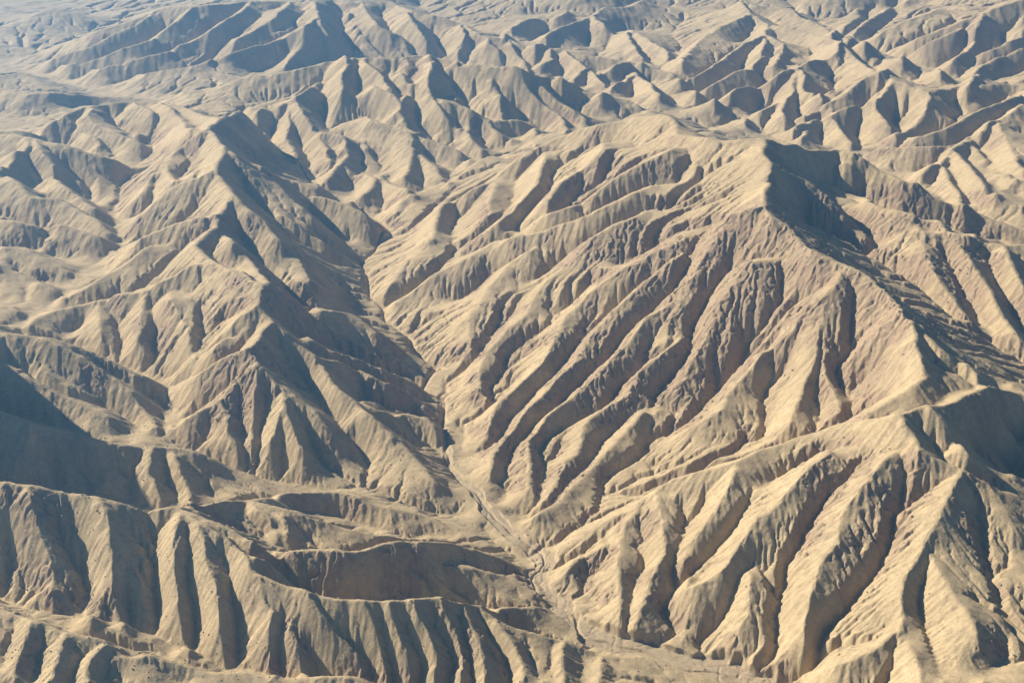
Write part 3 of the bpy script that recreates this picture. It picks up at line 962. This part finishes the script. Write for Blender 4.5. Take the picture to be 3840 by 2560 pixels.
# ------------------------------------------------------------------ materials
def ground_material(name, dust, dark, rockc, bedc):
    m = bpy.data.materials.new(name)
    m.use_nodes = True
    nt = m.node_tree; N = nt.nodes; L = nt.links
    bs = N["Principled BSDF"]
    bs.inputs["Roughness"].default_value = 0.95
    bs.inputs["Specular IOR Level"].default_value = 0.1
    geo = N.new("ShaderNodeNewGeometry")

    def noise(scale, detail, rough=0.55):
        n = N.new("ShaderNodeTexNoise"); n.inputs["Scale"].default_value = scale
        n.inputs["Detail"].default_value = detail; n.inputs["Roughness"].default_value = rough
        L.new(geo.outputs["Position"], n.inputs["Vector"])
        return n.outputs["Fac"]

    def ramp(f, lo, hi):
        n = N.new("ShaderNodeMapRange"); n.inputs[1].default_value = lo; n.inputs[2].default_value = hi
        L.new(f, n.inputs[0]); return n.outputs[0]

    def mix(f, a, b):
        n = N.new("ShaderNodeMix"); n.data_type = 'RGBA'
        L.new(f, n.inputs[0])
        for s, v in ((6, a), (7, b)):
            if isinstance(v, tuple): n.inputs[s].default_value = (*v, 1)
            else: L.new(v, n.inputs[s])
        return n.outputs[2]

    def attr(nm):
        n = N.new("ShaderNodeAttribute"); n.attribute_name = nm
        return n.outputs["Fac"]
    c = mix(ramp(noise(0.0022, 6), 0.35, 0.68), dust, dark)
    c = mix(ramp(noise(0.03, 8, 0.65), 0.42, 0.75), c, tuple(0.8 * v for v in dark))
    rk = mix(ramp(noise(0.05, 6), 0.3, 0.7), rockc, tuple(0.62 * v for v in rockc))
    # gravel and stones strewn on the dust
    c = mix(ramp(noise(0.13, 4, 0.75), 0.54, 0.68), c, tuple(0.66 * v for v in dark))
    c = mix(ramp(noise(0.17, 3, 0.75), 0.6, 0.7), c, (0.6, 0.47, 0.29))
    # beds of paler and darker rock, level in the ground
    mp = N.new("ShaderNodeMapping"); mp.inputs["Scale"].default_value = (0.05, 0.05, 1.0)
    L.new(geo.outputs["Position"], mp.inputs["Vector"])
    sb = N.new("ShaderNodeTexNoise"); sb.inputs["Scale"].default_value = 0.06; sb.inputs["Detail"].default_value = 4
    L.new(mp.outputs[0], sb.inputs["Vector"])
    rk = mix(ramp(sb.outputs["Fac"], 0.45, 0.62), rk, (0.33, 0.225, 0.15))
    n = N.new("ShaderNodeMath"); n.operation = 'MULTIPLY'; n.inputs[1].default_value = 0.75
    L.new(attr("rock"), n.inputs[0])
    c = mix(n.outputs[0], c, rk)
    bd = mix(ramp(noise(0.06, 6, 0.7), 0.35, 0.7), bedc, tuple(0.74 * v for v in bedc))
    n = N.new("ShaderNodeMath"); n.operation = 'MULTIPLY'; n.inputs[1].default_value = 0.8
    L.new(attr("bed"), n.inputs[0])
    c = mix(n.outputs[0], c, bd)
    L.new(c, bs.inputs["Base Color"])
    bp = N.new("ShaderNodeBump"); bp.inputs["Strength"].default_value = 0.55; bp.inputs["Distance"].default_value = 4.0
    L.new(noise(0.11, 5, 0.65), bp.inputs["Height"])
    b2 = N.new("ShaderNodeBump"); b2.inputs["Strength"].default_value = 0.5; b2.inputs["Distance"].default_value = 1.6
    L.new(noise(0.3, 4, 0.7), b2.inputs["Height"]); L.new(bp.outputs[0], b2.inputs["Normal"])
    L.new(b2.outputs[0], bs.inputs["Normal"])
    return m


def add_mesh(name, verts, quads, attrs, mat):
    me = bpy.data.meshes.new(name)
    me.vertices.add(len(verts)); me.vertices.foreach_set("co", verts.astype(np.float32).ravel())
    me.loops.add(quads.size); me.loops.foreach_set("vertex_index", quads.astype(np.int32).ravel())
    me.polygons.add(len(quads)); me.polygons.foreach_set("loop_start", np.arange(0, quads.size, 4, dtype=np.int32))
    me.update(calc_edges=True)
    me.polygons.foreach_set("use_smooth", np.ones(len(quads), bool))
    for k, v in attrs.items():
        at = me.attributes.new(k, 'FLOAT', 'POINT'); at.data.foreach_set("value", v.astype(np.float32))
    me.materials.append(mat)
    me.validate()
    o = bpy.data.objects.new(name, me)
    S.collection.objects.link(o)
    return o


HILLS = [("mountain_ridge", ["left middle ridge"]), ("hills", ["north-west ridge", "valleys hidden", "R2-R3", "left edge"]), ("mountain", ["R2 centre"]),
         ("rocky_mountain", ["R3 main", "R4", "V5a"]), ("mountain_spur", ["R6", "right edge"]),
         ("foothills", ["front left", "R13", "R14", "R15", "R16", "mountain west"]), ("distant_mountains", ["R60", "behind it", "far right", "upper right", "beyond"])]
HILL_LABELS = ["winding bare ridge with a shaded right flank left of the riverbed", "low rounded bare hills with many small spurs at the left",
               "broad rounded mountain with a dark shaded bowl behind the nearer ridges", "big rocky mountain with many parallel spurs and a shaded right flank",
               "long divide with sharp ribs running down to the riverbed at the lower right", "shadowed foothill ridges running down to the riverbed at the lower left",
               "hazy bluish mountains filling the distance"]
DS = 0.0016
FLANK = 0.5
REL = 1.6
D2 = 0.0011
DM = 0.00075
z, g, rock, bed, own, x, y, r = build_heights()
ni, nj = z.shape
idx = np.arange(ni * nj).reshape(ni, nj)
quads = np.stack([idx[:-1, :-1], idx[:-1, 1:], idx[1:, 1:], idx[1:, :-1]], -1).reshape(-1, 4)
V = np.stack([x, y, z], -1).reshape(-1, 3)
mat = ground_material("desert_ground", (0.545, 0.415, 0.238), (0.435, 0.33, 0.19), (0.40, 0.295, 0.19), (0.45, 0.35, 0.225))
attrs = {"rock": rock.ravel(), "bed": bed.ravel()}
kind_of = np.where(bed > 0.5, 0, own)[:-1, :-1].ravel().astype(int)
NAMES = [("dry_riverbed", "pale dry riverbed winding down between the bare desert hills")] + [(nm, lb) for nm, lb in zip([q[0] for q in HILLS], HILL_LABELS)]
for k, (nm, lb) in enumerate(NAMES):
    qk = quads[kind_of == k]
    if not len(qk): continue
    used, inv = np.unique(qk, return_inverse=True)
    o = add_mesh(nm, V[used], inv.reshape(-1, 4), {a: v[used] for a, v in attrs.items()}, mat)
    o["kind"] = "structure"
    o["label"] = lb

# ------------------------------------------------------------------ loose rocks and dry scrub, too many to count
ICO = np.array([(0, 0, 1), (.894, 0, .447), (.276, .851, .447), (-.724, .526, .447), (-.724, -.526, .447), (.276, -.851, .447),
                (.724, .526, -.447), (-.276, .851, -.447), (-.894, 0, -.447), (-.276, -.851, -.447), (.724, -.526, -.447), (0, 0, -1)])
ICF = np.array([(0, 1, 2), (0, 2, 3), (0, 3, 4), (0, 4, 5), (0, 5, 1), (1, 6, 2), (2, 7, 3), (3, 8, 4), (4, 9, 5), (5, 10, 1),
                (2, 6, 7), (3, 7, 8), (4, 8, 9), (5, 9, 10), (1, 10, 6), (11, 7, 6), (11, 8, 7), (11, 9, 8), (11, 10, 9), (11, 6, 10)])


def plain(name, c1, c2, scale):
    m = bpy.data.materials.new(name); m.use_nodes = True
    N = m.node_tree.nodes; L = m.node_tree.links
    n = N.new("ShaderNodeTexNoise"); n.inputs["Scale"].default_value = scale; n.inputs["Detail"].default_value = 3
    ge = N.new("ShaderNodeNewGeometry"); L.new(ge.outputs["Position"], n.inputs["Vector"])
    mx = N.new("ShaderNodeMix"); mx.data_type = 'RGBA'; L.new(n.outputs["Fac"], mx.inputs[0])
    mx.inputs[6].default_value = (*c1, 1); mx.inputs[7].default_value = (*c2, 1)
    L.new(mx.outputs[2], N["Principled BSDF"].inputs["Base Color"])
    N["Principled BSDF"].inputs["Roughness"].default_value = 0.95
    N["Principled BSDF"].inputs["Specular IOR Level"].default_value = 0.1
    return m


def strew(name, label, weight, n, rad, flat, sink, mat, rng):
    w = (weight * (r * DM) ** 2).ravel()
    pick = rng.choice(w.size, n, p=w / w.sum())
    c = V[pick].copy()
    c[:, :2] += rng.uniform(-2, 2, (n, 2))
    size = rad[0] + (rad[1] - rad[0]) * rng.random(n) ** 3
    an = rng.random(n) * 6.283
    shape = ICO[None] * (1 + rng.uniform(-0.3, 0.3, (n, 12, 1)))
    shape = shape * np.stack([1 + 0.4 * rng.random(n), np.ones(n), flat * (0.7 + 0.6 * rng.random(n))], -1)[:, None]
    X, Y = shape[..., 0] * np.cos(an)[:, None] - shape[..., 1] * np.sin(an)[:, None], shape[..., 0] * np.sin(an)[:, None] + shape[..., 1] * np.cos(an)[:, None]
    pts = np.stack([X, Y, shape[..., 2]], -1) * size[:, None, None] + c[:, None]
    pts[..., 2] += (size * flat * (1 - sink))[:, None] * 0.5
    f = (ICF[None] + 12 * np.arange(n)[:, None, None]).reshape(-1, 3)
    me = bpy.data.meshes.new(name)
    me.from_pydata(pts.reshape(-1, 3).tolist(), [], f.tolist())
    me.materials.append(mat)
    o = bpy.data.objects.new(name, me); S.collection.objects.link(o)
    o["kind"] = "stuff"; o["label"] = label


rng = np.random.default_rng(11)
inview = (r < 8500) * (np.abs(np.arctan2(x, y)) < 0.47)
strew("boulders", "pale and reddish boulders scattered over rocky slopes and gullies", inview * (0.03 + rock ** 2 + 0.06 * bed), 6500, (1.0, 5.0), 0.75, 0.4,
      plain("boulder_rock", (0.42, 0.32, 0.205), (0.28, 0.205, 0.14), 0.08), rng)
left = smooth01(-x, -500, 1500) * (y < 6200)
strew("desert_scrub", "small dark dry shrubs dotted over the hills and the riverbed edges", inview * (0.02 + 0.5 * left * (1 - rock) + 0.3 * bed), 6500, (1.1, 3.2), 0.7, 0.3,
      plain("dry_shrub", (0.10, 0.085, 0.05), (0.16, 0.13, 0.08), 0.1), rng)

# ------------------------------------------------------------------ haze
hm = bpy.data.meshes.new("haze")
bx, y0, y1, zb, zt = 16500.0, -300.0, 26900.0, float(z.min()) - 30, CAM_H + 60
hv = [(sx, sy, sz) for sz in (zb, zt) for sx, sy in ((-bx, y0), (bx, y0), (bx, y1), (-bx, y1))]
hm.from_pydata(hv, [], [(0, 3, 2, 1), (4, 5, 6, 7), (0, 1, 5, 4), (1, 2, 6, 5), (2, 3, 7, 6), (3, 0, 4, 7)])
ho = bpy.data.objects.new("haze", hm); S.collection.objects.link(ho)
ho["kind"] = "stuff"
vm = bpy.data.materials.new("haze"); vm.use_nodes = True
vn = vm.node_tree.nodes; vn.clear()
vo = vn.new("ShaderNodeOutputMaterial"); pv = vn.new("ShaderNodeVolumePrincipled")
pv.inputs["Color"].default_value = (0.22, 0.56, 1.0, 1)
pv.inputs["Density"].default_value = 2.5e-5
pv.inputs["Anisotropy"].default_value = 0.5
vm.node_tree.links.new(pv.outputs[0], vo.inputs["Volume"])
hm.materials.append(vm)
